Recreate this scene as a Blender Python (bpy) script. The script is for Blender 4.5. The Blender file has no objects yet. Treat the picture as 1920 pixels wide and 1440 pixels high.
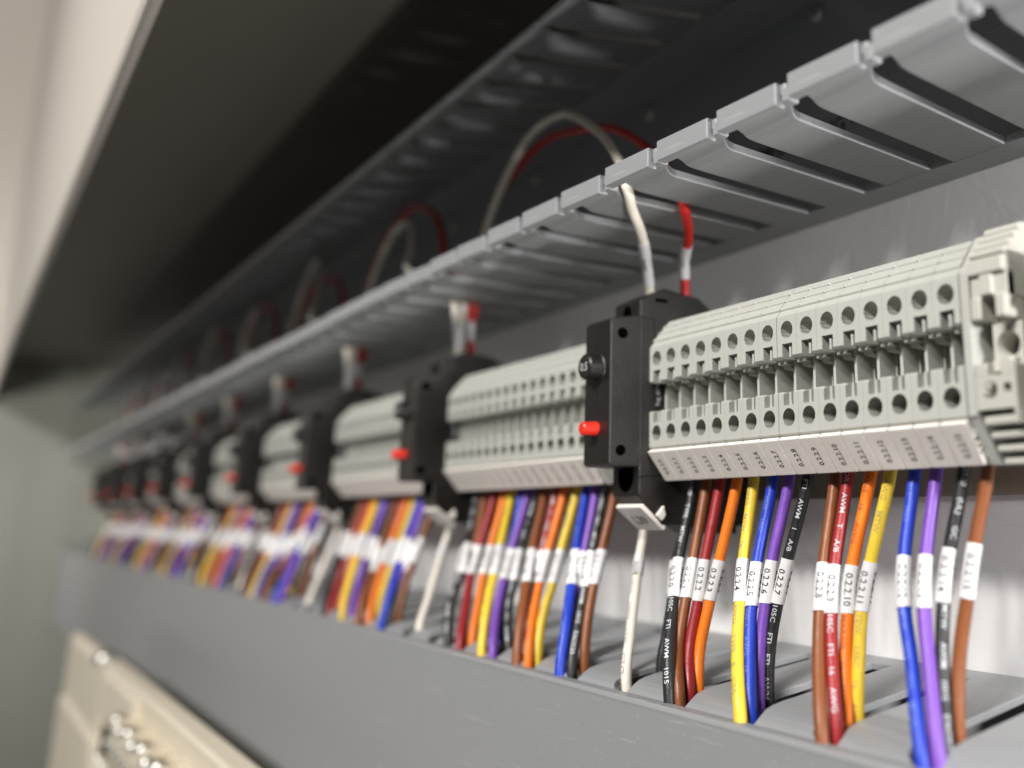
import bpy, bmesh, math, random
from mathutils import Vector, Matrix

S = 0.001                      # everything is written in millimetres
rnd = random.Random(7)
sc = bpy.context.scene
COL = sc.collection

# ------------------------------------------------------------------ camera, world, lamps
cam_d = bpy.data.cameras.new('camera')
cam = bpy.data.objects.new('camera', cam_d)
COL.objects.link(cam)
sc.camera = cam
cam_d.sensor_fit = 'HORIZONTAL'
cam_d.sensor_width = 36.0
cam_d.lens = 1535.03 * 36.0 / 1920.0
cam_d.shift_x = -(1649.4 - 960.0) / 1920.0
cam_d.shift_y = -(720.0 - 570.6) / 1920.0
cam_d.clip_start = 0.005
cam_d.clip_end = 20.0
A, B_, C_ = math.radians(41.3838), math.radians(101.4390), math.radians(-2.87411)
cam.matrix_world = (Matrix.Translation((0.183959, -0.117840, -0.030868)) @
                    Matrix.Rotation(A, 4, 'Z') @ Matrix.Rotation(B_, 4, 'X') @ Matrix.Rotation(C_, 4, 'Z'))
cam_d.dof.use_dof = True
cam_d.dof.focus_distance = 0.179
cam_d.dof.aperture_fstop = 6.1

world = bpy.data.worlds.new('World')
sc.world = world
world.use_nodes = True
bg = world.node_tree.nodes['Background']
bg.inputs['Color'].default_value = (0.93, 0.97, 1.0, 1)
bg.inputs['Strength'].default_value = 0.05

def area(name, loc, target, size, power, color, size_y=None):
    l = bpy.data.lights.new(name, 'AREA')
    l.energy = power
    l.color = color
    l.size = size * S
    if size_y:
        l.shape = 'RECTANGLE'
        l.size_y = size_y * S
    o = bpy.data.objects.new(name, l)
    COL.objects.link(o)
    loc = Vector(loc) * S
    o.location = loc
    o.rotation_euler = (Vector(target) * S - loc).to_track_quat('-Z', 'Y').to_euler()
    return o
area('room_lamp', (330, -1030, 750), (-60, 0, -20), 460, 26.0, (1.0, 0.97, 0.93), 110)
wl = area('side_fill', (-700, -620, -120), (-1310, -40, 60), 260, 0.45, (1.0, 0.98, 0.94))  # unseen fill light added to brighten the grey-green side wall
area('low_fill', (450, -34, -330), (-20, 0, 20), 24, 1.6, (1.0, 0.98, 0.95))  # added small low fill from the right, lifts duct underside and markers
area('end_fill', (385, -9, 22), (-60, 30, 22), 22, 1.0, (1.0, 0.98, 0.97))  # added fill in the gap under the open duct, brightens the back panel
wl.data.spread = math.radians(50)

sc.view_settings.view_transform = 'Standard'
sc.view_settings.look = 'None'
sc.view_settings.exposure = 0
sc.view_settings.gamma = 1

# ------------------------------------------------------------------ materials
def mat(name, color, rough=0.45, metal=0.0, bump=0.0, bscale=900.0, var=0.0, vscale=60.0, spec=0.5,
        coat=0.0, streak=None, wear=0.0):
    m = bpy.data.materials.new(name)
    m.use_nodes = True
    nt = m.node_tree
    b = nt.nodes['Principled BSDF']
    b.inputs['Base Color'].default_value = (*color, 1)
    b.inputs['Roughness'].default_value = rough
    b.inputs['Metallic'].default_value = metal
    b.inputs['Specular IOR Level'].default_value = spec
    b.inputs['Coat Weight'].default_value = coat
    tc = nt.nodes.new('ShaderNodeTexCoord')
    mp = nt.nodes.new('ShaderNodeMapping')
    nt.links.new(tc.outputs['Object'], mp.inputs['Vector'])
    if streak:
        mp.inputs['Scale'].default_value = streak
    if var > 0:
        n = nt.nodes.new('ShaderNodeTexNoise')
        n.inputs['Scale'].default_value = vscale
        n.inputs['Detail'].default_value = 4
        nt.links.new(mp.outputs['Vector'], n.inputs['Vector'])
        mx = nt.nodes.new('ShaderNodeMix')
        mx.data_type = 'RGBA'
        mx.inputs[6].default_value = (*[max(0, c * (1 - var)) for c in color], 1)
        mx.inputs[7].default_value = (*[min(1, c * (1 + var)) for c in color], 1)
        nt.links.new(n.outputs['Fac'], mx.inputs[0])
        nt.links.new(mx.outputs[2], b.inputs['Base Color'])
        mr = nt.nodes.new('ShaderNodeMapRange')
        mr.inputs['To Min'].default_value = max(0.05, rough - 0.08)
        mr.inputs['To Max'].default_value = min(1, rough + 0.1)
        nt.links.new(n.outputs['Fac'], mr.inputs['Value'])
        nt.links.new(mr.outputs['Result'], b.inputs['Roughness'])
    if wear > 0:
        base = b.inputs['Base Color'].links[0].from_socket if b.inputs['Base Color'].links else None
        m2 = nt.nodes.new('ShaderNodeMapping')
        nt.links.new(tc.outputs['Object'], m2.inputs['Vector'])
        m2.inputs['Scale'].default_value = (1.0, 14.0, 22.0)
        m2.inputs['Rotation'].default_value = (0.1, 0.35, 0.2)
        sc1 = nt.nodes.new('ShaderNodeTexNoise'); sc1.inputs['Scale'].default_value = 55; sc1.inputs['Detail'].default_value = 2
        nt.links.new(m2.outputs['Vector'], sc1.inputs['Vector'])
        r1 = nt.nodes.new('ShaderNodeMapRange'); r1.inputs['From Min'].default_value = 0.66; r1.inputs['From Max'].default_value = 0.72
        nt.links.new(sc1.outputs['Fac'], r1.inputs['Value'])
        sc2 = nt.nodes.new('ShaderNodeTexNoise'); sc2.inputs['Scale'].default_value = 900; sc2.inputs['Detail'].default_value = 1
        nt.links.new(tc.outputs['Object'], sc2.inputs['Vector'])
        r2 = nt.nodes.new('ShaderNodeMapRange'); r2.inputs['From Min'].default_value = 0.71; r2.inputs['From Max'].default_value = 0.76
        nt.links.new(sc2.outputs['Fac'], r2.inputs['Value'])
        ad = nt.nodes.new('ShaderNodeMath'); ad.operation = 'MAXIMUM'
        nt.links.new(r1.outputs['Result'], ad.inputs[0]); nt.links.new(r2.outputs['Result'], ad.inputs[1])
        ml = nt.nodes.new('ShaderNodeMath'); ml.operation = 'MULTIPLY'; ml.inputs[1].default_value = wear
        nt.links.new(ad.outputs[0], ml.inputs[0])
        mw = nt.nodes.new('ShaderNodeMix'); mw.data_type = 'RGBA'
        nt.links.new(ml.outputs[0], mw.inputs[0])
        if base: nt.links.new(base, mw.inputs[6])
        else: mw.inputs[6].default_value = (*color, 1)
        g = 0.62 if sum(color) < 2 else 0.35
        mw.inputs[7].default_value = (g, g*.98, g*.94, 1)
        nt.links.new(mw.outputs[2], b.inputs['Base Color'])
    if bump > 0:
        n2 = nt.nodes.new('ShaderNodeTexNoise')
        n2.inputs['Scale'].default_value = bscale
        n2.inputs['Detail'].default_value = 3
        nt.links.new(mp.outputs['Vector'], n2.inputs['Vector'])
        bp = nt.nodes.new('ShaderNodeBump')
        bp.inputs['Strength'].default_value = bump
        bp.inputs['Distance'].default_value = 0.0002
        nt.links.new(n2.outputs['Fac'], bp.inputs['Height'])
        nt.links.new(bp.outputs['Normal'], b.inputs['Normal'])
    return m

M = {}
M['block'] = mat('grey_terminal_plastic', (0.50, 0.503, 0.46), 0.42, bump=0.12, bscale=1500, var=0.05, vscale=140, wear=0.12)
M['block2'] = mat('grey_clamp_plastic', (0.53, 0.52, 0.465), 0.45, bump=0.12, bscale=1500, var=0.04, vscale=140)
M['cap'] = mat('screw_steel', (0.22, 0.22, 0.21), 0.5, metal=0.2)
M['tag'] = mat('white_marker_plastic', (0.90, 0.85, 0.79), 0.38, bump=0.05)
M['ink'] = mat('black_ink', (0.02, 0.02, 0.022), 0.5)
M['grime'] = mat('marker_link', (0.8, 0.79, 0.74), 0.3)
M['black'] = mat('black_thermoset', (0.0105, 0.009, 0.008), 0.42, bump=0.35, bscale=1600, var=0.25, vscale=170, wear=0.02)
M['hole'] = mat('recess_shade', (0.0015, 0.0015, 0.0015), 0.9, spec=0.0)  # black stands in for shade inside holes; also dark moulding lines
M['red'] = mat('red_pin', (0.72, 0.028, 0.014), 0.38, bump=0.05)
M['whiteink'] = mat('white_ink', (0.52, 0.54, 0.56), 0.45)
M['greyink'] = mat('pale_print', (0.10, 0.17, 0.62), 0.5)
M['duct'] = mat('grey_pvc', (0.30, 0.31, 0.32), 0.42, bump=0.22, bscale=500, var=0.12, vscale=90, streak=(0.25, 2.2, 1), wear=0.18)
M['cover'] = mat('grey_pvc_cover', (0.285, 0.292, 0.30), 0.47, bump=0.08, bscale=500, var=0.05, vscale=20, streak=(0.12, 1, 1), wear=0.22)
M['ductin'] = M['duct']
M['panel'] = mat('white_powder_coat', (0.87, 0.86, 0.86), 0.36, bump=0.4, bscale=330, var=0.04, vscale=30, wear=0.08)
M['green'] = mat('grey_green_paint', (0.235, 0.235, 0.20), 0.5, bump=0.1, bscale=300, var=0.04, vscale=6)
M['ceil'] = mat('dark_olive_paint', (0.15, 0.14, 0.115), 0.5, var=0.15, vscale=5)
M['cream'] = mat('cream_paint', (0.62, 0.575, 0.515), 0.5, var=0.03, vscale=5)
M['steel'] = mat('zinc_rail', (0.36, 0.33, 0.28), 0.4, metal=0.6, bump=0.1, bscale=400, var=0.08, vscale=60)
M['plc'] = mat('cream_module_plastic', (0.70, 0.63, 0.50), 0.4, var=0.05, vscale=30)
M['bolt'] = mat('bright_screw', (0.62, 0.60, 0.55), 0.42, metal=1.0)
M['sleeve'] = mat('white_sleeve', (0.76, 0.75, 0.755), 0.3, coat=0.2)
WC = {
 'black': (0.017, 0.017, 0.018), 'brown': (0.22, 0.066, 0.018), 'red': (0.31, 0.018, 0.022),
 'orange': (0.86, 0.20, 0.008), 'yellow': (0.80, 0.56, 0.045), 'blue': (0.012, 0.045, 0.46),
 'violet': (0.19, 0.07, 0.44), 'white': (0.84, 0.78, 0.69), 'bright red': (0.55, 0.018, 0.014)}
for k, c in WC.items():
    M['w_' + k] = mat('insulation_' + k.replace(' ', '_'), c, 0.42, bump=0.5, bscale=800, var=0.10, vscale=120, spec=0.45)

# ------------------------------------------------------------------ mesh helpers
class MB:
    def __init__(s):
        s.v = []; s.f = []; s.m = []; s.sm = []
    def add(s, vs, fs, mi=0, smooth=False):
        o = len(s.v)
        s.v += [tuple(p) for p in vs]
        for f in fs:
            s.f.append([i + o for i in f]); s.m.append(mi); s.sm.append(smooth)
    def box(s, x0, x1, y0, y1, z0, z1, mi=0):
        s.add([(x0,y0,z0),(x1,y0,z0),(x1,y1,z0),(x0,y1,z0),(x0,y0,z1),(x1,y0,z1),(x1,y1,z1),(x0,y1,z1)],
              [(0,3,2,1),(4,5,6,7),(0,1,5,4),(1,2,6,5),(2,3,7,6),(3,0,4,7)], mi)
    def bbox(s, x0, x1, y0, y1, z0, z1, b=0.3, mi=0):
        """box with chamfered edges"""
        vs = []
        for X, sx in ((x0, 1), (x1, -1)):
            for Y, sy in ((y0, 1), (y1, -1)):
                for Z, sz in ((z0, 1), (z1, -1)):
                    vs += [(X, Y + sy*b, Z + sz*b), (X + sx*b, Y, Z + sz*b), (X + sx*b, Y + sy*b, Z)]
        def id(i, j, k, c): return ((i*2 + j)*2 + k)*3 + c
        fs = []
        for i in (0, 1):
            fs.append([id(i,0,0,0), id(i,1,0,0), id(i,1,1,0), id(i,0,1,0)])
            fs.append([id(0,i,0,1), id(1,i,0,1), id(1,i,1,1), id(0,i,1,1)])
            fs.append([id(0,0,i,2), id(1,0,i,2), id(1,1,i,2), id(0,1,i,2)])
            for j in (0, 1):
                fs.append([id(i,j,0,0), id(i,j,1,0), id(i,j,1,1), id(i,j,0,1)])
                fs.append([id(i,0,j,0), id(i,1,j,0), id(i,1,j,2), id(i,0,j,2)])
                fs.append([id(0,i,j,1), id(1,i,j,1), id(1,i,j,2), id(0,i,j,2)])
                for k in (0, 1):
                    fs.append([id(i,j,k,0), id(i,j,k,1), id(i,j,k,2)])
        s.add(vs, fs, mi)
    def prism(s, pts, x0, x1, skip=(), mi=0, caps=True):
        """pts in (y,z), extruded in x; skip = indices of edges without a face"""
        n = len(pts)
        vs = [(x0, y, z) for y, z in pts] + [(x1, y, z) for y, z in pts]
        fs = [(i, (i+1) % n, n + (i+1) % n, n + i) for i in range(n) if i not in skip]
        if caps: fs += [tuple(range(n-1, -1, -1)), tuple(range(n, 2*n))]
        s.add(vs, fs, mi)
    def prismz(s, pts, z0, z1, mi=0):
        n = len(pts)
        vs = [(x, y, z0) for x, y in pts] + [(x, y, z1) for x, y in pts]
        fs = [(i, (i+1) % n, n + (i+1) % n, n + i) for i in range(n)] + [tuple(range(n-1, -1, -1)), tuple(range(n, 2*n))]
        s.add(vs, fs, mi)
    def holeplate(s, o, ex, ez, rx0, rx1, rz0, rz1, r, depth, mi=0, capmi=0, n=28, square=False):
        """plate with a round hole: o = hole centre, ex/ez in-plane axes, ed = ex x ez inward; wall + cap"""
        o = Vector(o); ex = Vector(ex); ez = Vector(ez); ed = ez.cross(ex)
        vs = []; 
        for i in range(n):
            a = 2*math.pi*(i + .5)/n
            c, sn = math.cos(a), math.sin(a)
            t = min((rx1 if c > 0 else -rx0)/abs(c) if abs(c) > 1e-6 else 1e9, (rz1 if sn > 0 else -rz0)/abs(sn) if abs(sn) > 1e-6 else 1e9)
            vs.append(o + ex*(c*t) + ez*(sn*t))
        corners = []
        for i in range(n):
            a = 2*math.pi*(i + .5)/n
            rr = r / max(abs(math.cos(a)), abs(math.sin(a))) if square else r
            vs.append(o + ex*(math.cos(a)*rr) + ez*(math.sin(a)*rr))
        for i in range(n): vs.append(vs[n+i] + ed*depth)
        fs = []
        for i in range(n):
            j = (i+1) % n
            fs.append((i, j, n+j, n+i))
        s.add(vs, fs, mi)
        # corner triangles
        cs = [o + ex*a + ez*b for a, b in ((rx1, rz1), (rx0, rz1), (rx0, rz0), (rx1, rz0))]
        for ci, (a, b) in enumerate(((rx1, rz1), (rx0, rz1), (rx0, rz0), (rx1, rz0))):
            ang = math.atan2(b, a) % (2*math.pi)
            i = int((ang/(2*math.pi)*n - .5) // 1) % n
            s.add([vs[i], cs[ci], vs[(i+1) % n]], [(0, 1, 2)], mi)
        s.add(vs[n:], [(i, (i+1) % n, n + (i+1) % n, n + i) for i in range(n)], mi, not square)
        s.add([v + ed*0.0 for v in vs[2*n:]], [tuple(range(n))], capmi)
    def cyl(s, c, ax, r0, r1, h, n=24, mi=0, b=0.0, capin=None):
        c = Vector(c); ax = Vector(ax).normalized()
        t = Vector((0,0,1)) if abs(ax.z) < .9 else Vector((1,0,0))
        u = ax.cross(t).normalized(); w = ax.cross(u)
        prof = [(r0, 0)] + ([(r1, h - b), (r1 - b, h)] if b > 0 else [(r1, h)])
        vs = []
        for r, q in prof:
            vs += [c + ax*q + (u*math.cos(2*math.pi*i/n) + w*math.sin(2*math.pi*i/n))*r for i in range(n)]
        fs = []
        for k in range(len(prof)-1):
            s.add(vs[k*n:(k+2)*n], [(i, (i+1) % n, n + (i+1) % n, n + i) for i in range(n)], mi, True)
        s.add(vs[-n:], [tuple(range(n))], mi)
        s.add(vs[:n], [tuple(range(n-1, -1, -1))], mi)
    def dome(s, c, r, n=16):
        c = Vector(c); vs = []
        for k in range(5):
            a = math.pi/2*k/5
            vs += [c + Vector((math.cos(a)*r*math.cos(2*math.pi*i/n), math.cos(a)*r*math.sin(2*math.pi*i/n), math.sin(a)*r)) for i in range(n)]
        vs.append(c + Vector((0, 0, r)))
        for k in range(4): s.add(vs[k*n:(k+2)*n], [(i, (i+1) % n, n+(i+1) % n, n+i) for i in range(n)], 0, True)
        s.add(vs[4*n:], [(i, (i+1) % n, n) for i in range(n)], 0, True)
    def mesh(s, name, mats, fix=True):
        me = bpy.data.meshes.new(name)
        me.from_pydata([(x*S, y*S, z*S) for x, y, z in s.v], [], s.f)
        if not isinstance(mats, (list, tuple)): mats = [mats]
        for m in mats: me.materials.append(m)
        me.polygons.foreach_set('material_index', s.m)
        me.polygons.foreach_set('use_smooth', s.sm)
        if fix:
            bm = bmesh.new(); bm.from_mesh(me)
            bmesh.ops.recalc_face_normals(bm, faces=bm.faces)
            bm.to_mesh(me); bm.free()
        me.update()
        return me

def ob(name, me, parent=None, loc=(0, 0, 0)):
    o = bpy.data.objects.new(name, me)
    COL.objects.link(o)
    o.location = Vector(loc) * S
    if parent: o.parent = parent
    return o
def tag(o, label, cat, group=None, kind=None):
    if label: o['label'] = label
    if cat: o['category'] = cat
    if group: o['group'] = group
    if kind: o['kind'] = kind
    return o
def thing(name, loc, label, cat, group=None):
    return tag(ob(name, None, None, loc), label, cat, group)

def bevel(me, w, seg=2, ang=35):
    bm = bmesh.new(); bm.from_mesh(me)
    bmesh.ops.remove_doubles(bm, verts=bm.verts, dist=1e-7)
    es = [e for e in bm.edges if len(e.link_faces) == 2 and e.calc_face_angle(0) > math.radians(ang)]
    bmesh.ops.bevel(bm, geom=es, offset=w*S, segments=seg, affect='EDGES', profile=.6, clamp_overlap=True)
    bmesh.ops.recalc_face_normals(bm, faces=bm.faces)
    bm.to_mesh(me); bm.free()
    return me

# ---- lettering: flat outlines from the built-in font, cached, cap height = 1
_tc = {}
def glyphs(t, bold=0.012):
    if t in _tc: return _tc[t]
    cu = bpy.data.curves.new('t', 'FONT')
    cu.body = t; cu.size = 1.0; cu.offset = bold; cu.resolution_u = 2; cu.fill_mode = 'FRONT'
    o = bpy.data.objects.new('t', cu)
    COL.objects.link(o)
    dg = bpy.context.evaluated_depsgraph_get()
    me = bpy.data.meshes.new_from_object(o.evaluated_get(dg))
    vs = [(v.co.x, v.co.y) for v in me.vertices]
    fs = [tuple(p.vertices) for p in me.polygons]
    bpy.data.objects.remove(o); bpy.data.curves.remove(cu); bpy.data.meshes.remove(me)
    x0 = min(v[0] for v in vs); x1 = max(v[0] for v in vs); h = 0.70
    vs = [((x - x0)/h, y/h - .5) for x, y in vs]
    _tc[t] = (vs, fs, (x1 - x0)/h)
    return _tc[t]
_tf = {}
def fine(t):
    if t in _tf: return _tf[t]
    vs, fs, w = glyphs(t, 0.004)
    bm = bmesh.new()
    bv = [bm.verts.new((x, y, 0)) for x, y in vs]
    for f in fs:
        try: bm.faces.new([bv[i] for i in f])
        except ValueError: pass
    for _ in range(2):
        bmesh.ops.triangulate(bm, faces=bm.faces)
        es = [e for e in bm.edges if abs(e.verts[0].co.y - e.verts[1].co.y) > .3 or e.calc_length() > .8]
        if es: bmesh.ops.subdivide_edges(bm, edges=es, cuts=1)
    bmesh.ops.triangulate(bm, faces=bm.faces)
    bm.verts.index_update()
    _tf[t] = ([(v.co.x, v.co.y) for v in bm.verts], [tuple(v.index for v in f.verts) for f in bm.faces], w)
    bm.free()
    return _tf[t]
def flat_text(mb, t, c, ud, vd, h, width=None, mi=0):
    """text centred on c, reading along ud, letters' tops toward vd"""
    vs, fs, w = glyphs(t)
    c = Vector(c); ud = Vector(ud).normalized(); vd = Vector(vd).normalized()
    k = (width / (w*h)) if width else 1.0
    mb.add([c + ud*((x - w/2)*h*k) + vd*(y*h) for x, y in vs], fs, mi)

# ------------------------------------------------------------------ cabinet
XL, XR = -1310.0, 420.0
cab = thing('electrical_cabinet', (0, 40, 0), 'open electrical cabinet with white back panel, grey-green side wall and cream front header', 'cabinet')
def cpart(name, mb, m):
    o = ob(name, mb.mesh(name, m), cab, (0, -40, 0)); return o
b = MB(); b.box(XL-3, XR, 40, 43, -420, 420); cpart('back_panel', b, M['panel'])
b = MB(); b.box(XL-3, XL, -96, 39.9, -420, 420); cpart('side_wall', b, M['green'])
b = MB(); b.box(XL-4, XL-1, -520, -97.5, -420, 1800); cpart('open_door', b, M['cream'])
b = MB(); b.box(XL, XR, -86, 39.9, 158, 161)
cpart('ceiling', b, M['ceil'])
b = MB()
prof = [(-95, 106.5), (-96.2, 107.2), (-97, 109), (-97, 1800), (-93, 1800), (-93, 108.0)]
b.prism(prof, XL-2, XR); cpart('front_header', b, M['cream'])

# ------------------------------------------------------------------ bottom wiring duct
BP, B0 = 22.7, 87.9           # slot pitch, left side of the slot used as reference
WZ = -75.5
duct = thing('wiring_duct', (0, 40, WZ), 'grey slotted wiring duct with closed cover under the terminal rows', 'wiring duct')
def dpart(name, me, x=0): return ob(name, me, duct, (x, -40, -WZ))
b = MB(); b.box(XL, XR, 36.5, 39.8, -77.3, -75.6); b.box(XL, XR, 37.6, 39.7, -160, -77.4)
b.box(XL, XR, -8, 37.5, -161, -159)
dpart('base', b.mesh('duct_base', M['duct']))
# finger outline in plan, starting from the base; the front edge is rolled over down to the cover
def finger_bottom():
    # cross-section rows from back (36.5) to the front roll; (y, z, left, right)
    W = BP - 6.0
    rows = [(36.5, WZ, -6.0, W), (33.6, WZ, -6.0, W), (33.5, WZ, 0, W), (10, WZ, 0, W), (0, WZ, 0, W), (-2.5, WZ-.1, 0.1, W-.1),
            (-4.2, WZ-.5, .5, W-.5), (-5.6, WZ-1.0, 1.4, W-1.4), (-7.0, WZ-1.7, 3.0, W-3.0), (-8.1, WZ-2.6, 4.4, W-4.2), (-8.8, WZ-4.4, 5.4, W-5.2), (-9.0, -90, 5.4, W-5.2)]
    # the mouth: fingers widen again just at the cover so the slot ends round
    rows[9] = (-8.1, WZ-2.2, 1.0, W+1.3); rows[8] = (-7.2, WZ-1.5, 1.1, W-.1); rows[7] = (-6.0, WZ-.95, .8, W-.8)
    rows[6] = (-4.6, WZ-.5, .3, W-.7); rows[5] = (-2.8, WZ-.2, .1, W-.3)
    rows[10] = (-8.8, WZ-4.4, .3, W+2.0); rows[11] = (-9.0, -90, .3, W+2.0)
    th = 1.5
    mb = MB(); vs = []
    n = len(rows)
    for i, (y, z, l, r) in enumerate(rows):
        y0, z0 = rows[max(0, i-1)][:2]; y1, z1 = rows[min(n-1, i+1)][:2]
        d = Vector((0, y1-y0, z1-z0)); nn = Vector((0, d.z, -d.y)).normalized()
        if nn.z < 0 and abs(nn.z) > .05: nn = -nn
        if nn.y > 0.5: nn = -nn
        for X in (l, r):
            vs.append((X, y, z))
        for X in (l, r):
            vs.append((X, y - nn.y*th, z - nn.z*th))
    fs = []
    for i in range(n-1):
        a, c = 4*i, 4*(i+1)
        fs += [(a, a+1, c+1, c), (a+2, c+2, c+3, a+3), (a, c, c+2, a+2), (a+1, a+3, c+3, c+1)]
    fs += [(0, 2, 3, 1), (4*(n-1), 4*(n-1)+1, 4*(n-1)+3, 4*(n-1)+2)]
    mb.add(vs, fs)
    me = mb.mesh('duct_finger', M['duct'])
    bevel(me, 0.25, 2, 30)
    return me
fb = finger_bottom()
j = 4
while True:
    x = B0 + 6.0 + BP*j
    if x < XL + 5: break
    dpart('finger', fb, x)
    j -= 1
# cover
b = MB()
prof = [(-8.5, -77.75), (-12.1, -77.05), (-12.6, -77.3), (-12.8, -77.8), (-12.7, -78.4), (-12.7, -160), (-11.2, -160), (-11.2, -79.2), (-8.6, -79.2)]
b.prism(prof, XL+1, XR, mi=0)
for i, f in enumerate(b.f):
    if len(f) == 4: b.sm[i] = True
cv = b.mesh('duct_cover', M['cover'])
for p in cv.polygons: p.use_smooth = False
cvo = dpart('cover', cv)

# ------------------------------------------------------------------ top wiring duct (open)
TP, T0 = 21.2, 80.1
TZ = 38.5
tduct = thing('wiring_duct', (0, 40, TZ), 'open grey slotted wiring duct without cover above the terminal rows', 'wiring duct')
def tpart(name, me, x=0, z=0): return ob(name, me, tduct, (x, -40, -TZ + z))
b = MB(); b.box(XL, XR, 37.6, 39.8, TZ, 110); b.box(XL, XR, 30.2, 37.6, TZ, TZ+1.9)
b.box(XL, XR, 20, 37.6, 106, 108)
tpart('base', b.mesh('open_duct_base', M['duct']))
def finger_top(flip=False):
    # (y, left, right, z_bottom, thickness) ; x relative to tip start
    L, R = -1.3, 12.9
    rows = [(30.2, L, R, 0, 1.9), (0, L, R, 0, 1.9), (-8, L, R, 0, 1.9), (-12.2, L+.1, R+.1, 0, 1.9), (-13.6, L+.2, R+.5, .05, 1.9), (-14.6, L+.3, R+1.0, .25, 1.9),
            (-15.8, L+.5, R+2.0, .75, 1.9), (-17.0, L+.6, R+3.3, 1.05, 1.9), (-18.2, L+.7, R+4.6, 1.2, 1.9), (-19.2, L+.8, R+5.6, 1.2, 1.9), (-20.0, L+1.0, R+6.0, 1.2, 2.0),
            (-20.6, L+1.15, R+5.6, 1.1, 2.2), (-20.9, L+1.3, R+5.2, 1.0, 2.3)]
    mb = MB(); vs = []; n = len(rows)
    for y, l, r, z, t in rows:
        vs += [(l, y, z), (r, y, z), (l, y, z+t), (r, y, z+t)]
    fs = []
    for i in range(n-1):
        a, c = 4*i, 4*(i+1)
        fs += [(a, a+1, c+1, c), (a+2, c+2, c+3, a+3), (a, c, c+2, a+2), (a+1, a+3, c+3, c+1)]
    fs += [(0, 2, 3, 1), (4*(n-1), 4*(n-1)+1, 4*(n-1)+3, 4*(n-1)+2)]
    mb.add(vs, fs)
    me = mb.mesh('open_duct_finger', M['duct'])
    bevel(me, 0.35, 2, 30)
    m2 = MB()
    m2.box(0.3, 17.2, -23.1, -20.7, -1.5, 3.2)
    m2.box(17.8, 19.8, -22.3, -19.6, -1.0, 1.9)
    m2.box(16.9, 18.4, -21.3, -20.4, -.2, 1.5)
    m2.v = [(x, y + (x-2)*.06, z + (x-2)*.012) for x, y, z in m2.v]
    lip = bevel(m2.mesh('lip', M['duct']), 0.95, 4, 40)
    return me, lip
ft, lip = finger_top()
j = 15
while True:
    x = T0 + TP*j
    if x < XL + 5: break
    f = tpart('finger', ft, x, TZ)
    l = ob('lip', lip, f)
    k = .45 if j > -3 else 1.0       # every finger is flexed a little
    f.rotation_euler = (math.radians(rnd.uniform(-.7, .7)*k), math.radians(rnd.uniform(-.8, .8)*k), math.radians(rnd.uniform(-.5, .5)*k))
    j -= 1
# upper wall of the same duct, leaning inward toward the front
uf = MB()
uf.prismz([(0, 39.5), (14, 39.5), (14, 20), (14, 2), (15, -16), (20.2, -19), (20.2, -23), (0.2, -23), (0.2, -20), (-1, -16), (-1, 2), (-1, 20), (0, 20)], 0, 1.9)
ufm = bevel(uf.mesh('upper_finger', M['duct']), .3, 1)
j = 15
while True:
    x = T0 + TP*j
    if x < XL + 5: break
    f = tpart('upper_finger', ufm, x + 4, 0)
    f.location.y = (0 - 40) * S
    f.location.z = (101.5 - TZ) * S
    f.rotation_euler = (math.radians(15.2), 0, 0)
    j -= 1
# mounting holes and print on the duct base
for i, (x, z) in enumerate(((28, 101.7), (-59.6, 100.4), (-147.8, 100.3), (-236, 100.3), (-324, 100.3))):
    m = MB(); m.cyl((0, 0, 0), (0, -1, 0), 2.6, 2.2, 1.2, 16, b=.4); m.box(-1.7, 1.7, -1.35, -1.15, -.3, .3)
    o = ob('mounting_screw', m.mesh('mounting_screw', M['bolt']), tduct, (x, -40 + 37.5, z - TZ))
for t, x, z, h in (('NG -', 35, 64.6, 4.6), ('TEMPE', 3, 65.3, 4.6), ('ACE', -50, 63.4, 4.6)):
    m = MB()
    flat_text(m, t, (x, 37.45, z), (1, 0, 0), (0, 0, 1), h)
    ob('print', m.mesh('duct_print', M['ink'], False), tduct, (0, -40, -TZ))

# ------------------------------------------------------------------ rail
b = MB()
b.box(XL+4, 125, 38.8, 39.9, -37.6, 16.5)
b.prism([(38.7, -27.5), (34, -27.5), (34, -23), (32.5, -23), (32.5, -28.7), (38.7, -28.7)], XL+4, 125)
b.prism([(38.7, 8), (34, 8), (34, 3), (32.5, 3), (32.5, 9.2), (38.7, 9.2)], XL+4, 125)
rail = ob('mounting_rail', b.mesh('mounting_rail', M['steel']))
tag(rail, 'metal mounting rail on the back panel carrying all terminal blocks', 'rail')

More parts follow.
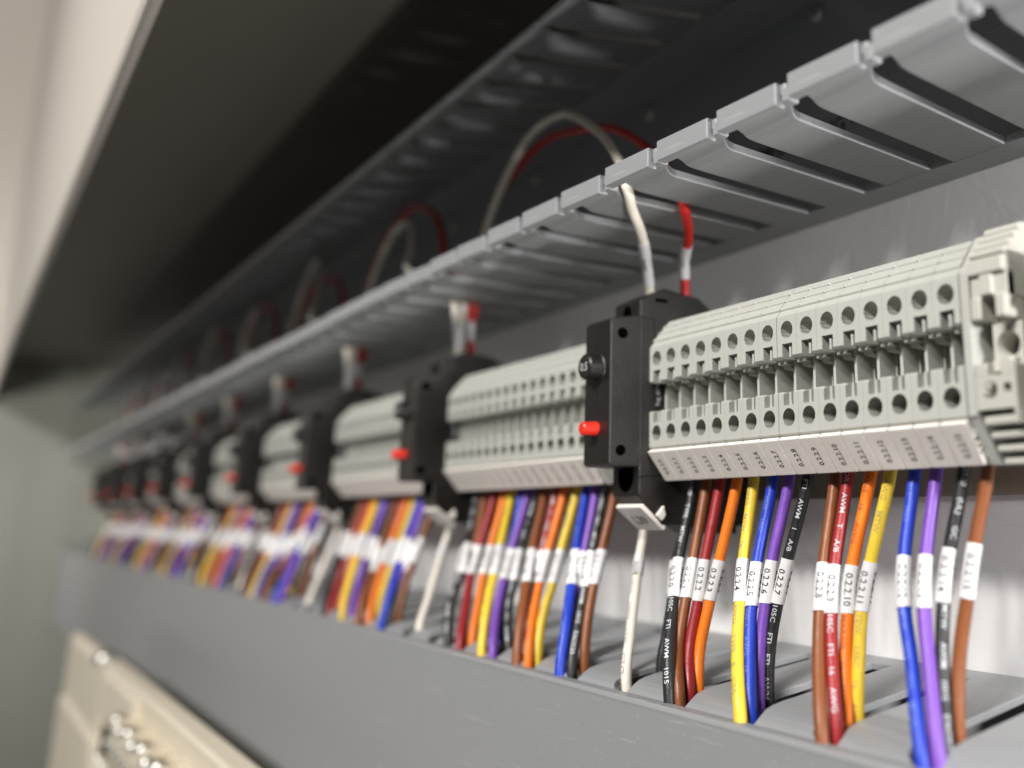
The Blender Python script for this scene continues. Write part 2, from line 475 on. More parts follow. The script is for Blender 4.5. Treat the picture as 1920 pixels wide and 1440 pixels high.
# ------------------------------------------------------------------ terminal block
PT = 6.2
def terminal_meshes():
    W = 6.14
    b = MB()
    # upper body (front faces left out where the hole plate sits)
    top = [(0, 3.1), (1.2, 4.5), (1.0, 4.9), (2.5, 6.7), (2.9, 6.5), (2.7, 7.0), (4.2, 8.7), (4.6, 8.5), (4.4, 9.0), (5.9, 10.6), (9, 11.6), (14, 11.8), (31, 11.8), (31, 0), (11, -1.6), (8, -3.0)]
    pts = [(0, -3.0)] + top
    b.prism(pts, 0, W, skip=(0,))
    b.holeplate((W/2, 0, 0), (1, 0, 0), (0, 0, 1), -W/2, W/2, -3.0, 3.1, 1.95, 9, capmi=1)
    # hanging prongs either side of the notch, with the rib inside it
    for x0, x1 in ((0, 1.45), (4.75, W)):
        b.prism([(0, -3.0), (8.0, -3.0), (7.0, -5.9), (0.5, -6.2), (0, -5.7)], x0, x1, skip=(0,))
    b.prism([(.9, -3.0), (7.5, -3.0), (6.5, -6.0), (.9, -5.9)], 2.8, 3.45)
    b.prism([(4.4, -3.0), (8, -3.0), (7.2, -7.0), (4.4, -6.6)], 1.45, 4.75)
    b.prism([(5.2, -6), (9.4, -6), (9.4, -7.9), (5.8, -7.5)], 1.9, 4.3)
    # dividing plate
    b.prism([(4.6, -2.9), (31, -2.9), (31, -16.4), (4.6, -16.4)], 0, 0.72)
    b.prism([(13.0, -2.2), (31, -2.2), (31, -16.4), (13, -16.4)], 0.72, W)
    b.prism([(9.5, -3), (13, -3), (13, -16.4), (9.5, -16.4)], 0.72, 1.2)
    # lower body
    low = [(0, -16.3), (0, -22.3), (0.7, -23.1), (5.9, -30.5), (9, -30.9), (10, -30.9), (14, -29.5), (31, -27.5), (31, -16), (3, -16.3)]
    b.prism(low, 0, W, skip=(0,))
    b.holeplate((W/2, 0, -18.9), (1, 0, 0), (0, 0, 1), -W/2, W/2, -3.4, 2.6, 1.95, 9, capmi=1)
    for x0, x1 in ((0, 1.45), (4.75, W)):
        b.prism([(0, -16.3), (0, -13.7), (0.3, -13.4), (6, -13.4), (8, -16.3)], x0, x1, skip=(4,))
    b.prism([(.7, -16.3), (.7, -13.5), (6, -13.5), (7, -16.3)], 2.65, 3.35)
    b.prism([(2.4, -16.3), (2.4, -13.9), (6, -13.9), (7, -16.3)], 1.45, 4.75)
    # small stops on the ridged chamfer
    for t in (.22, .47, .72):
        y, z = 5.9*t, 3.1 + 7.5*t
        b.add([(-.2, y+.1, z), (.55, y+.1, z), (.18, y-.55, z+.5), (.18, y+.5, z+.75)], [(0, 1, 2), (1, 3, 2), (3, 0, 2), (0, 3, 1)])
    hm = b.mesh('terminal_housing', [M['block'], M['cap']])
    bevel(hm, 0.14, 2, 40)
    t = MB()
    # marker in its own slanted frame, then rotated: length along s, thickness along n
    t.box(0.17, PT-.24, -.0, 1.15, 0.15, 9.35)
    for s0 in (3.2, 4.6, 6.0): t.box(PT-.25, PT+.17, .25, .8, s0, s0+.45)
    tm = t.mesh('marker', M['tag'])
    bevel(tm, 0.22, 2, 40)
    return hm, tm
HM, TM = terminal_meshes()
ANG = math.atan2(30.4 - 22.8, 5.5)
SD = Vector((0, math.cos(ANG), -math.sin(ANG)))      # down along the slope
SN = Vector((0, -math.sin(ANG), -math.cos(ANG)))     # out of the slope
for v in TM.vertices:
    x, n, s = v.co / S
    v.co = (Vector((x, 0.15, -22.75)) + SD*s + SN*n) * S
b = MB(); b.v = [tuple(v.co/S) for v in TM.vertices]

def num_mesh(t):
    m = MB()
    c = Vector((PT/2 + .05, 0.15, -22.75)) + SD*4.9 + SN*1.18
    flat_text(m, t, c, -SD, (-1, 0, 0), 1.45, 3.7 + .38*(len(t) - 7 + 3) if len(t) > 7 else 4.55)
    return m.mesh('number', M['ink'], False)

# ------------------------------------------------------------------ tubes
def catmull(pts, seg):
    P = [Vector(p) for p in pts]
    P = [P[0]*2 - P[1]] + P + [P[-1]*2 - P[-2]]
    out = []
    for i in range(1, len(P)-2):
        p0, p1, p2, p3 = P[i-1:i+3]
        for k in range(seg):
            t = k/seg
            out.append(0.5*((2*p1) + (p2-p0)*t + (2*p0-5*p1+4*p2-p3)*t*t + (3*p1-p0-3*p2+p3)*t**3))
    out.append(P[-2])
    return out
REF = Vector((0.55, -0.83, 0.0)).normalized()
class Path:
    def __init__(s, pts, seg=8):
        s.p = catmull(pts, seg)
        s.l = [0]
        for a, c in zip(s.p, s.p[1:]): s.l.append(s.l[-1] + (c-a).length)
        s.fr = []
        n = len(s.p)
        prev = None
        for i in range(n):
            t = (s.p[min(n-1, i+1)] - s.p[max(0, i-1)]).normalized()
            r = REF if prev is None else prev
            u = (r - t*r.dot(t)).normalized()
            prev = u
            s.fr.append((t, u, t.cross(u)))
    def at(s, L):
        L = max(0, min(s.l[-1], L))
        for i in range(len(s.l)-1):
            if L <= s.l[i+1]: break
        k = (L - s.l[i]) / max(1e-9, s.l[i+1]-s.l[i])
        a, c = s.fr[i], s.fr[i+1]
        return s.p[i].lerp(s.p[i+1], k), [a[q].lerp(c[q], k).normalized() for q in range(3)]
    def near(s, z):
        """arc length where the path first passes height z"""
        for i in range(len(s.p)-1):
            a, c = s.p[i].z, s.p[i+1].z
            if (a-z)*(c-z) <= 0 and a != c:
                return s.l[i] + (s.l[i+1]-s.l[i])*(a-z)/(a-c)
        return 0
def tube(path, r, l0=None, l1=None, n=14, closed=True, bell=0.0, step=None):
    mb = MB(); l0 = 0 if l0 is None else l0; l1 = path.l[-1] if l1 is None else l1
    k = max(2, int((l1-l0)/(step or 2.6)) + 1)
    vs = []
    for i in range(k):
        p, (t, u, w) = path.at(l0 + (l1-l0)*i/(k-1))
        rr = r + (bell if i in (0, k-1) else 0)
        vs += [p + (u*math.cos(2*math.pi*q/n) + w*math.sin(2*math.pi*q/n))*rr for q in range(n)]
    fs = []
    for i in range(k-1):
        fs += [(i*n+q, i*n+(q+1) % n, (i+1)*n+(q+1) % n, (i+1)*n+q) for q in range(n)]
    mb.add(vs, fs, 0, True)
    if closed:
        mb.add(vs[:n], [tuple(range(n))]); mb.add(vs[-n:], [tuple(range(n))])
    return mb
def wrap_text(mb, path, t, start, r, h, ang, sx=1.0, flip=True):
    """letters wrapped on a tube, reading along the path from arc length start"""
    vs, fs, w = fine(t)
    out = []
    for x, y in vs:
        L = start + x*h*sx
        p, (tt, u, ww) = path.at(L)
        a = ang + (y*h)/r * (-1 if flip else 1)
        out.append(p + (u*math.cos(a) + ww*math.sin(a))*(r + .055))
    mb.add(out, fs)
    return start + w*h*sx

# wire routes of the two nearest groups (mm): block, sleeve top, sleeve end, middle, duct mouth
G0 = {0:[(4.5,10.0,-33.0),(8.3,3.1,-49.6),(11.7,-0.7,-58.0),(17.1,-5.6,-67.5),(20.9,-8.0,-76.6)],
1:[(10.0,10.0,-32.5),(12.5,4.3,-49.6),(14.1,1.1,-58.1),(16.5,-2.7,-68.1),(21.6,-6.1,-75.8)],
2:[(15.7,10.0,-32.0),(16.1,5.1,-49.8),(16.8,2.5,-58.8),(17.5,-0.4,-68.4),(21.0,-2.9,-75.8)],
3:[(22.4,10.0,-31.9),(20.5,6.0,-49.8),(19.6,3.9,-58.5),(19.0,1.4,-68.6),(20.7,-0.4,-75.8)],
4:[(28.7,10.0,-31.8),(32.6,3.4,-49.1),(35.7,-0.2,-57.6),(39.3,-3.9,-65.7),(45.4,-8.3,-75.8)],
5:[(35.7,10.0,-31.7),(36.4,4.2,-49.6),(38.0,1.1,-58.4),(40.7,-1.7,-65.9),(45.0,-5.2,-75.8)],
6:[(41.4,10.0,-31.6),(39.9,5.6,-49.2),(40.1,3.3,-57.9),(40.8,1.0,-66.4),(43.4,-1.8,-75.8)],
7:[(47.5,10.0,-31.7),(43.9,6.7,-48.8),(42.2,4.9,-57.9),(41.5,3.1,-66.7),(42.7,1.3,-75.8)],
8:[(55.9,10.0,-31.6),(58.3,3.5,-49.0),(60.4,0.0,-57.7),(63.6,-3.8,-66.1),(68.4,-8.2,-75.8)],
9:[(60.0,10.0,-31.4),(60.9,4.1,-49.3),(62.6,0.9,-58.1),(65.6,-2.2,-66.1),(69.6,-5.4,-75.8)],
10:[(66.7,10.0,-30.9),(64.5,5.5,-49.3),(64.8,3.3,-58.2),(66.0,0.9,-66.7),(68.4,-1.8,-75.8)],
11:[(72.2,10.0,-30.8),(68.7,6.4,-48.6),(67.6,4.5,-57.7),(68.1,2.4,-66.7),(68.6,1.0,-75.8)],
12:[(78.4,10.0,-31.0),(79.2,4.5,-47.1),(81.3,1.3,-55.8),(85.3,-2.1,-64.0),(91.0,-7.7,-75.8)],
13:[(84.0,10.0,-30.9),(84.3,4.7,-46.8),(85.8,1.4,-55.6),(88.8,-1.8,-63.7),(93.6,-6.6,-75.8)],
14:[(90.6,10.0,-31.1),(88.7,6.4,-45.5),(88.4,3.9,-54.7),(89.4,1.2,-64.2),(92.6,-2.9,-75.8)],
15:[(96.1,10.0,-31.3),(93.6,7.4,-44.6),(92.5,5.5,-53.9),(91.4,3.3,-64.4),(92.4,0.6,-75.8)]}
G1 = {0:[(4.1,10.0,-32.8),(16.1,2.7,-48.8),(23.1,-1.7,-57.6),(27.2,-6.2,-66.1),(32.8,-8.5,-77)],
1:[(10.5,10.0,-32.6),(17.2,4.8,-49.3),(21.4,1.8,-58.3),(26.9,-1.0,-66.3),(33.8,-4.6,-75.8)],
2:[(18.1,10.0,-32.5),(22.3,4.0,-49.3),(24.8,0.7,-58.0),(31.2,-3.2,-67.3),(37.6,-6.9,-75.8)],
3:[(26.0,10.0,-32.4),(28.8,5.1,-49.1),(30.2,2.4,-57.8),(34.6,-0.8,-67.5),(38.7,-3.7,-75.8)],
4:[(31.2,10.0,-32.2),(40.4,2.8,-48.8),(45.4,-1.2,-57.2),(52.5,-6.0,-66.8),(57.2,-8.5,-77)],
5:[(38.7,10.0,-32.4),(43.5,5.3,-49.8),(45.5,2.8,-58.8),(48.5,0.4,-66.7),(55.1,-2.4,-75.8)],
6:[(43.2,10.0,-32.4),(47.2,3.7,-49.7),(49.5,0.4,-58.3),(53.9,-3.3,-67.3),(60.1,-6.6,-75.8)],
7:[(49.6,10.0,-32.6),(49.5,5.4,-49.6),(51.3,2.8,-58.8),(53.1,0.5,-66.4),(59.0,-1.6,-75.8)],
8:[(54.9,10.0,-32.4),(63.2,2.6,-49.4),(68.8,-1.6,-58.2),(75.1,-5.8,-66.7),(79.4,-8.5,-77)],
9:[(62.0,10.0,-32.4),(65.3,4.7,-50.0),(67.8,1.8,-59.0),(71.8,-1.2,-67.8),(78.4,-3.2,-75.8)],
10:[(67.4,10.0,-32.2),(71.1,3.6,-49.5),(73.4,0.1,-58.2),(77.8,-3.7,-66.9),(82.3,-6.6,-75.8)],
11:[(75.2,10.0,-32.2),(77.2,4.5,-49.2),(78.5,1.5,-58.0),(79.3,-1.6,-66.7),(82.3,-4.1,-75.8)],
12:[(80.7,10.0,-32.0),(88.9,2.8,-49.0),(94.1,-1.2,-57.6),(99.6,-5.2,-66.2),(103.3,-8.5,-77)],
13:[(86.5,10.0,-31.9),(91.2,4.2,-49.5),(93.4,1.1,-58.0),(97.3,-2.3,-67.0),(101.9,-4.6,-75.8)],
14:[(91.3,10.0,-32.5),(94.8,4.3,-49.2),(97.4,1.0,-58.2),(100.5,-2.3,-66.7),(104.6,-6.0,-75.8)],
15:[(96.5,10.0,-34.1),(98.2,5.5,-48.8),(99.4,2.6,-57.5),(102.1,-0.6,-66.9),(104.8,-2.6,-75.8)]}
SEQ = ['black', 'brown', 'red', 'orange', 'yellow', 'blue', 'violet', 'black',
       'brown', 'red', 'orange', 'yellow', 'blue', 'violet', 'black', 'brown']
ORD = ['nearest', 'second', 'third', 'fourth', 'fifth', 'sixth', 'seventh', 'eighth', 'ninth']
NTH = ['first', 'second', 'third', 'fourth', 'fifth', 'sixth', 'seventh', 'eighth', 'ninth', 'tenth', 'eleventh', 'twelfth', 'thirteenth', 'fourteenth', 'fifteenth', 'sixteenth']
PG = 129.93
RW, RS = 1.32, 1.52
PRINT = {0: 'E111570 TYPE MTW 105C FTI AWM 1015', 7: 'FTI AWM 1 A/B 105C FTI', 9: 'OR AWM T A/B 105C FTI 16 AWG OR MTW',
         14: 'E362520 (UL) GC MTW AWM 1015'}
DARKPRINT = {4: 'FLEXING MTW 16 AWG TYPE B CSA', 10: 'MARINE 16 AWG', 11: '16 AWG MTW TEW 105C'}
PALEPRINT = {5: 'AWM 1015 105C VW-1 AWG 16 1032 1000V MTW', 12: 'MTW 1015 1032'}

def make_wire(g, k, route):
    off = -PG*g
    first = route[0]
    xk = PT*k + PT/2
    pts = [(xk*.6 + first[0]*.4 + off, 10.2, -24.5)]
    pts += [(x + off, y, z) for x, y, z in route]
    lx, ly, lz = route[-1]
    px, py, pz = route[-2]
    pts += [(lx + (lx-px)*.35 + off, ly + (ly-py)*.15 + 1.0, lz - 9), (lx + (lx-px)*.4 + off, ly + 8, lz - 22)]
    pa = Path(pts)
    c = SEQ[k]
    near = g < 2
    o = ob('wire', tube(pa, RW, n=14 if near else 10, step=2.2 if near else 5).mesh('wire', M['w_' + c]))
    side = 'left' if k < 8 else 'right'
    if g < 2:
        lab = '%s wire, %s from the left in the %s bundle, sleeve printed 0.2.%d.%d' % (c, NTH[k], ORD[g], 2-g, k)
    else:
        w = {0: 'leftmost', 7: 'middle', 8: 'middle', 15: 'rightmost'}.get(k, side + '-half')
        lab = '%s %s wire of the blurred bundle under the %s terminal row from the right' % (w, c, ORD[g])
    tag(o, lab, 'wire', 'coloured wires dropping into the bottom duct')
    l0 = pa.near(route[1][2]); l1 = pa.near(route[2][2])
    s = ob('sleeve', tube(pa, RS, l0, l1, n=16, step=2.0, closed=True).mesh('sleeve', M['sleeve']), o)
    if near:
        m = MB()
        t = '0.2.%d.%d' % (2-g, k)
        w = glyphs(t)[2]
        L = (l1-l0)
        sx = 1.0
        h = 1.42
        st = l0 + (L - w*h)/2
        a0 = rnd.uniform(-.05, .35)
        for da in (0, -1.9, 2.2, 4.0):
            wrap_text(m, pa, t, st + rnd.uniform(-.2, .2), RS, h, a0 + da, flip=TFLIP)
        ob('number_print', m.mesh('number_print', M['ink'], False), s)
        for D, mt, hh in ((PRINT, 'whiteink', 1.05), (DARKPRINT, 'ink', 1.1), (PALEPRINT, 'greyink', 1.0)):
            if k in D:
                m = MB()
                t = D[k]
                cur = rnd.uniform(3, 8)
                words = t.split(' ')
                aa = rnd.uniform(-.35, .1) + (0.0 if mt == 'whiteink' else .5)
                i = 0
                lim = pa.near(-77.5)
                while cur < lim - 4:
                    wd = words[i % len(words)]; i += 1
                    wl = glyphs(wd)[2]*hh*1.15
                    if cur + wl > l0 - .6 and cur < l1 + .3:
                        cur = l1 + .4
                    cur = wrap_text(m, pa, wd, cur, RW, hh, aa, 1.15, flip=TFLIP) + 2.2
                if mt == 'ink':
                    ob('insulation_print', m.mesh('insulation_print', M['softink_' + c], False), o)
                else:
                    ob('insulation_print', m.mesh('insulation_print', M[mt], False), o)
    return o
TFLIP = True
M['softink_yellow'] = mat('faded_print_yellow', (0.45, 0.34, 0.10), 0.5)
M['softink_orange'] = mat('faded_print_orange', (0.45, 0.07, 0.01), 0.5)

# ------------------------------------------------------------------ terminals and wires of every group
NG = 9
terminals = 0
for g in range(NG):
    off = -PG*g
    for k in range(16):
        if g < 2:
            lab = '%s grey terminal block from the left in the %s row, marked 0.2.%d.%d' % (NTH[k], ORD[g], 2-g, k)
        else:
            lab = '%s grey terminal block from the left in the %s row counted from the right' % (NTH[k], ORD[g])
        ds = 0.12 if k > 7 else 0
        t = thing('terminal_block', (off + PT*k + ds, 0, 0), lab, 'terminal block', 'feed-through terminal blocks on the rail')
        ob('housing', HM, t)
        mk = ob('marker', TM, t)
        if g < 2:
            ob('number', num_mesh('0.2.%d.%d' % (2-g, k)), mk)
        if g == 0: r = G0[k]
        elif g == 1: r = G1[k]
        else:
            src = G1 if (g % 2 == 0 or k in (3, 9)) else G0
            jx, jy = rnd.uniform(-1.5, 1.5), rnd.uniform(-1, 1)
            r = [(x + jx*i*.4, y + jy*i*.3, z) for i, (x, y, z) in enumerate(src[k])]
            jz = rnd.uniform(-2.6, 2.6)
            r[1] = (r[1][0], r[1][1], r[1][2] + jz); r[2] = (r[2][0], r[2][1], r[2][2] + jz)
        make_wire(g, k, r)

# end cover of each row (full outline, no valley)
def endcover():
    b = MB()
    top = [(-.1, 3.3), (5.9, 10.9), (9, 11.9), (31, 11.9), (31, -27), (14, -29.5), (10, -31.1), (5.8, -31.0), (.6, -23.0), (-.1, -22.4)]
    b.prism(top, 0, 1.9)
    for i in range(3):
        s = 2.0 + i*2.2
        p = Vector((0, .6, -22.9)) + SD*s
        b.prism([(p.y-.35, p.z-.5), (p.y+.5, p.z-1.6), (p.y+1.3, p.z-1.2), (p.y+.6, p.z)], -1.0, 0)
    return bevel(b.mesh('end_cover', M['block']), .2, 2)
EC = endcover()
for g in range(NG):
    o = ob('end_cover', EC, None, (-PG*g + 16*PT + .35, 0, 0))
    tag(o, 'flat grey end cover closing the right end of the %s terminal row' % ORD[g], 'end cover', 'end covers of the terminal rows')

# ------------------------------------------------------------------ breakers
def breaker_meshes():
    W = 12.2
    b = MB()
    # front block
    fb = [(-11.3, 9.3), (-10.6, 10.2), (-6, 11.0), (-2.4, 11.6), (-2.4, -27.2), (-10.4, -26.6), (-11.3, -25.8)]
    b.prism(fb, -W, 0)
    body = [(-3, 15.6), (-2.2, 16.2), (3.4, 19.1), (4.4, 19.6), (15.4, 18.2), (20.2, 14.8), (22, 11), (33, 9), (33, -44), (27.5, -44), (27.5, -46.0), (16, -44.9), (12, -42.4), (3.8, -41.8), (-3, -33.9)]
    b.prism(body, -W, 0)
    hm = bevel(b.mesh('breaker_housing', M['black']), .45, 3, 28)
    d = MB()
    # recess discs: flat black discs painting the shade inside each hole
    def shade_disc(c, ax, r):
        # ax points out of the face: thin flat disc, the hole's shade put into its colour
        c = Vector(c); ax = Vector(ax)
        d.cyl(c - ax*.02, ax, r, r, .05, 22, mi=1)
    shade_disc((0, -7.9, 6.4), (1, 0, 0), 1.45); shade_disc((0, -8.1, -22.9), (1, 0, 0), 1.35)
    shade_disc((-6.1, -3, 12.9), (0, -1, 0), 2.0)
    d.prismz([(-9.3, -3.06), (-2.6, -3.06), (-2.6, -2.9), (-9.3, -2.9)], -29.9, -27.2, mi=1)
    shade_disc((-6.0, -3, -30.0), (0, -1, 0), 3.25)
    # seam on the front, moulding lines on the side
    d.box(-6.2, -6.0, -11.36, -11.2, -25.2, 9.0, mi=0)
    for y0, y1, z0, z1 in ((-3.0, 1.3, 10.95, 11.1), (1.2, 1.35, 4.5, 11.0), (-3, 3.4, -29.6, -29.4), (3.0, 3.2, -29.5, -24)):
        d.box(0, .05, y0, y1, z0, z1, mi=1)
    d.box(0, .06, 1.6, 5.2, 15.6, 16.6, mi=1)
    dm = d.mesh('recess', [M['black'], M['hole']])
    bt = MB()
    bt.cyl((-6.1, -11.2, -1.9), (0, -1, 0), 3.35, 3.2, 3.7, 36, b=.35)
    bt.cyl((-6.1, -11.2, -1.9), (0, -1, 0), 4.0, 3.9, .5, 36, b=.2)
    btm = bt.mesh('button', M['black'])
    nb = MB(); flat_text(nb, '0.5', (-6.1, -14.96, -1.9), (1, 0, 0), (0, 0, 1), 2.0, 3.3)
    nbm = nb.mesh('rating_print', M['whiteink'], False)
    rp = MB()
    rp.cyl((-6.1, -10.9, -17.2), (0, -1, 0), 1.7, 1.62, 4.4, 28, b=.3)
    rpm = rp.mesh('reset_pin', M['red'])
    # marker carrier on the slanted lower face
    mk = MB()
    a, c = Vector((0, -1.1, -36.0)), Vector((0, 5.5, -42.0))
    sd = (c-a).normalized(); sn = Vector((0, sd.z, -sd.y)); sn = sn if sn.y < 0 else -sn
    L = (c-a).length
    def q(x, s, n): return Vector((x, a.y, a.z)) + sd*s + sn*n
    vs = [q(x, s, n) for x in (-11.8, -.2) for s in (-.3, L) for n in (.35, 1.55)]
    mk.add(vs, [(0,1,3,2),(4,6,7,5),(0,4,5,1),(2,3,7,6),(0,2,6,4),(1,5,7,3)])
    mkm = bevel(mk.mesh('marker_plate', M['tag']), .3, 2)
    cl = MB()
    for s0 in (4.3,):
        vs = [q(-.2, s0, .4), q(-.2, s0+2.2, .4), q(.1, s0+2.0, -1.2), q(.1, s0+1.5 - (1.6 if s0 < 6 else 0), -2.6 if s0 < 6 else -1.6)]
        vs += [v + Vector((.9, 0, 0)) for v in vs]
        cl.add(vs, [(0,1,2,3),(4,7,6,5),(0,4,5,1),(1,5,6,2),(2,6,7,3),(3,7,4,0)])
    clm = bevel(cl.mesh('marker_clip', M['tag']), .15, 1)
    tx = MB(); flat_text(tx, 'L39', q(-5.9, L*.52, 1.585), (1, 0, 0), -sd, 2.9, 5.6)
    txm = tx.mesh('marker_print', M['ink'], False)
    sp = MB()
    flat_text(sp, 'log #14', (0.04, 2.3, -8.9), (0, 0, 1), (0, -1, 0), 1.3)
    flat_text(sp, '50/60', (0.04, 6.6, -9.4), (0, 0, 1), (0, -1, 0), 1.3)
    spm = sp.mesh('side_print', M['whiteink'], False)
    return hm, dm, btm, nbm, rpm, mkm, clm, txm, spm
BM = breaker_meshes()
for g in range(NG):
    lab = ['nearest black breaker with red pin, 0.5 button and white L39 tag',
           'second nearest black breaker with red pin, left of the 0.2.1 terminal row'][g] if g < 2 else \
        '%s black breaker with red pin counted from the right, out of focus' % ORD[g]
    t = thing('circuit_breaker', (-PG*g - .05, 0, 0), lab, 'circuit breaker', 'black thermal breakers at the left end of each terminal row')
    h = ob('housing', BM[0], t)
    ob('recess', BM[1], h)
    bt = ob('button', BM[2], t); ob('rating_print', BM[3], bt)
    ob('reset_pin', BM[4], t)
    mk = ob('marker_plate', BM[5], t)
    ob('marker_clip', BM[6], mk)
    if g == 0: ob('marker_print', BM[7], mk)
    ob('side_print', BM[8], h)
    # two plain blocks between the row to the left and this breaker
    for i in (0, 1):
        n = thing('terminal_block', (-PG*g - 12.35 - PT*(i+1), 0, 0),
                  '%s grey neutral terminal block hidden left of the %s black breaker' % (['right', 'left'][i], ORD[g]), 'terminal block',
                  'neutral blocks beside the breakers')
        ob('housing', HM, n)

# neutral and line wires dropping from beside each breaker
for g in range(NG):
    off = -PG*g
    for nm, c, route in (('N39', 'white', [(-17.5,10.0,-42.4),(-14.8,6.8,-50),(-11.3,3.3,-58.5),(-6.5,-.9,-68),(-2,-4.6,-75.8)]),
                         ('L39', 'black', [(-1.6,12.0,-42.3),(-1.7,9.0,-51.1),(-.4,7.2,-58.8),(0.1,5.1,-67.9),(0.7,3.1,-75.8)])):
        x0 = -18.5 if c == 'white' else -1.9
        pts = [(x0 + off, 12, -27 if c == 'white' else -36)] + [(x+off, y, z) for x, y, z in route] + [(route[-1][0]+2+off, route[-1][1]+1, -86), (route[-1][0]+3+off, route[-1][1]+9, -98)]
        pa = Path(pts)
        o = ob('wire', tube(pa, RW*.95, n=14 if g < 2 else 10, step=2.4 if g < 2 else 5).mesh('wire', M['w_' + c]))
        where = 'the %s black breaker' % ORD[g]
        tag(o, ('%s wire dropping to the bottom duct from below %s' if c == 'white' else '%s wire hanging from the lower back of %s') % (c, where), 'wire', 'supply wires below the breakers')
        l0, l1 = pa.near(route[1][2]), pa.near(route[2][2]*.93 if c == 'white' else route[2][2])
        s = ob('sleeve', tube(pa, RS*.97, l0, l1, n=16, step=2).mesh('sleeve', M['sleeve' if c != 'white' else 'tagw'] if False else M['sleeve']), o)
        if g == 0:
            m = MB()
            for da in (0.1, -2.0, 2.1): wrap_text(m, pa, nm, l0 + 2.2, RS*.97, 1.4, da)
            ob('number_print', m.mesh('number_print', M['ink'], False), s)
            if c == 'white':
                m = MB()
                wrap_text(m, pa, '1032', pa.near(-43.6), RW*.95, 1.4, .55)
                cur = l1 + 1.5
                for wd in ('1015', '600V', '1230', 'GTO'): cur = wrap_text(m, pa, wd, cur, RW*.95, 1.4, .55, 1.1) + 2.4
                ob('insulation_print', m.mesh('insulation_print', M['fade'] if 'fade' in M else M.setdefault('fade', mat('faded_grey_print', (.35, .34, .33), .5)), False), o)

# jumper loops from breaker to breaker through the open duct
PK = [1.0, .9, 1.15, 1.0, 1.2, 1.05, 1.2, 1.1, .9]
def slot_near(x):
    """middle of the duct slot nearest to x"""
    n = round((x - (T0 + 16.4)) / TP)
    return T0 + 16.4 + TP*n
for g in range(NG):
    off = -PG*g
    last = g == NG-1
    d0 = slot_near((-6 if g else 11.8) + off) - off                 # slot this breaker's wires rise through
    d1 = slot_near(-6 + off - PG) - off            # slot they come down through again
    for c in ('white', 'bright red'):
        w = c == 'white'
        nm = 'N39' if w else 'L39'
        pk = PK[g] if w else PK[(g*2 + 5) % 9]
        if g == 0: pk = 1.0
        if g == 1: pk = .9 if w else 1.2
        if w:
            q = [(-8.2, 5.5, 12), (-8.3, 5, 20.6), (-5.2, 2, 27.7), (d0-10.6, -3.5, 33), (d0-4, -10.5, 37), (d0, -14, 39.6), (d0-2.5, -14, 45)]
            arc = [(.4, -10, 52.1), (-15.1, -6, 64.9), (-40.4, 0, 80.6), (-56.5, 2, 87.9), (-79.5, 4, 90), (-95.2, 4, 82.3), (-111.6, 5, 70.8), (-119, 5, 61)]
        else:
            ry = 15 if g == 0 else 10.5
            q = [(-6, ry, 12), (-5.9, ry, 21.4), (-3.4, ry-2, 29), (d0-7.5, 9, 34), (d0-1.5, 4, 37.6), (d0-.6, 2.5, 40.5), (d0-3.5, 2.5, 46)]
            arc = [(-1.3, 4, 56.2), (-18.2, 6, 68.5), (-36.9, 8, 78.6), (-61, 10, 86.1), (-83.8, 10, 89.5), (-106.4, 9, 83), (-121, 8, 72), (-128, 8, 60)]
        if g:
            q = [(-8, 5, 12), (-7.8, 5, 22), ((d0-8)/2, 4, 32), (d0-1.4, 3, 40), (d0-2, 2, 47)] if w else [(-6, 9, 12), (-5.8, 9, 22), ((d0-5)/2, 8.5, 32), (d0+1, 8, 40), (d0+.4, 7, 47)]
            arc = [(x + (d0 - 11.8)*max(0, 1 - i/4), y, z) for i, (x, y, z) in enumerate(arc)]
        q += [(x, y, 50 + (z-50)*pk) for x, y, z in arc] if not last else [(-8, 4, 54), (-20, 16, 60), (-40, 24, 60), (-70, 28, 58)]
        if not last:
            q += [(d1+1.6, 5.5 if w else 9, 46), (d1+1.4 + (0 if w else 1), 5.8 if w else 9.5, 39), ((d1-PG-8.4)/2, 6 if w else 9.5, 30), (-PG - (8.6 if w else 6.6), 6 if w else 9.4, 21), (-PG - (8.6 if w else 6.6), 6 if w else 9.4, 12)]
        pa = Path([(x + off, y, z) for x, y, z in q])
        o = ob('wire', tube(pa, RW*.98, n=16 if g < 2 else 10, step=2.4 if g < 2 else 6).mesh('wire', M['w_' + c]))
        if last: lab = '%s wire running from the farthest black breaker into the open top duct' % c.replace('bright ', '')
        else: lab = '%s jumper wire arching through the top duct from the %s black breaker to the %s' % (c.replace('bright ', ''), ORD[g], ORD[g+1])
        tag(o, lab, 'wire', 'jumper wires looping between the breakers')
        zt, zb = (31.5, 21.8) if c == 'white' else (32.2, 24.6)
        ends = [(pa.near(zb), pa.near(zt))]
        s = ob('sleeve', tube(pa, RS*.98, *ends[0], n=16, step=2).mesh('sleeve', M['sleeve']), o)
        if not last:
            L = pa.l[-1]
            # sleeve near the far end, too
            i = max(i for i in range(len(pa.p)) if pa.p[i].z > 31)
            j2 = max(i for i in range(len(pa.p)) if pa.p[i].z > 22)
            ob('sleeve', tube(pa, RS*.98, pa.l[i], pa.l[j2], n=14, step=2).mesh('sleeve', M['sleeve']), o)
        if g == 0:
            m = MB()
            w = glyphs(nm)[2]*1.45
            for da in (-0.1, -1.9, 1.8, 3.6):
                # letters read downward
                vs, fs, ww = fine(nm)
                out = []
                for x, y in vs:
                    Lq = ends[0][0] + (ends[0][1]-ends[0][0])*(.62) - x*1.45
                    p, (tt, u, w2) = pa.at(Lq)
                    a = da + (y*1.45)/RS
                    out.append(p + (u*math.cos(a) + w2*math.sin(a))*(RS*.98 + .055))
                m.add(out, fs)
            ob('number_print', m.mesh('number_print', M['ink'], False), s)

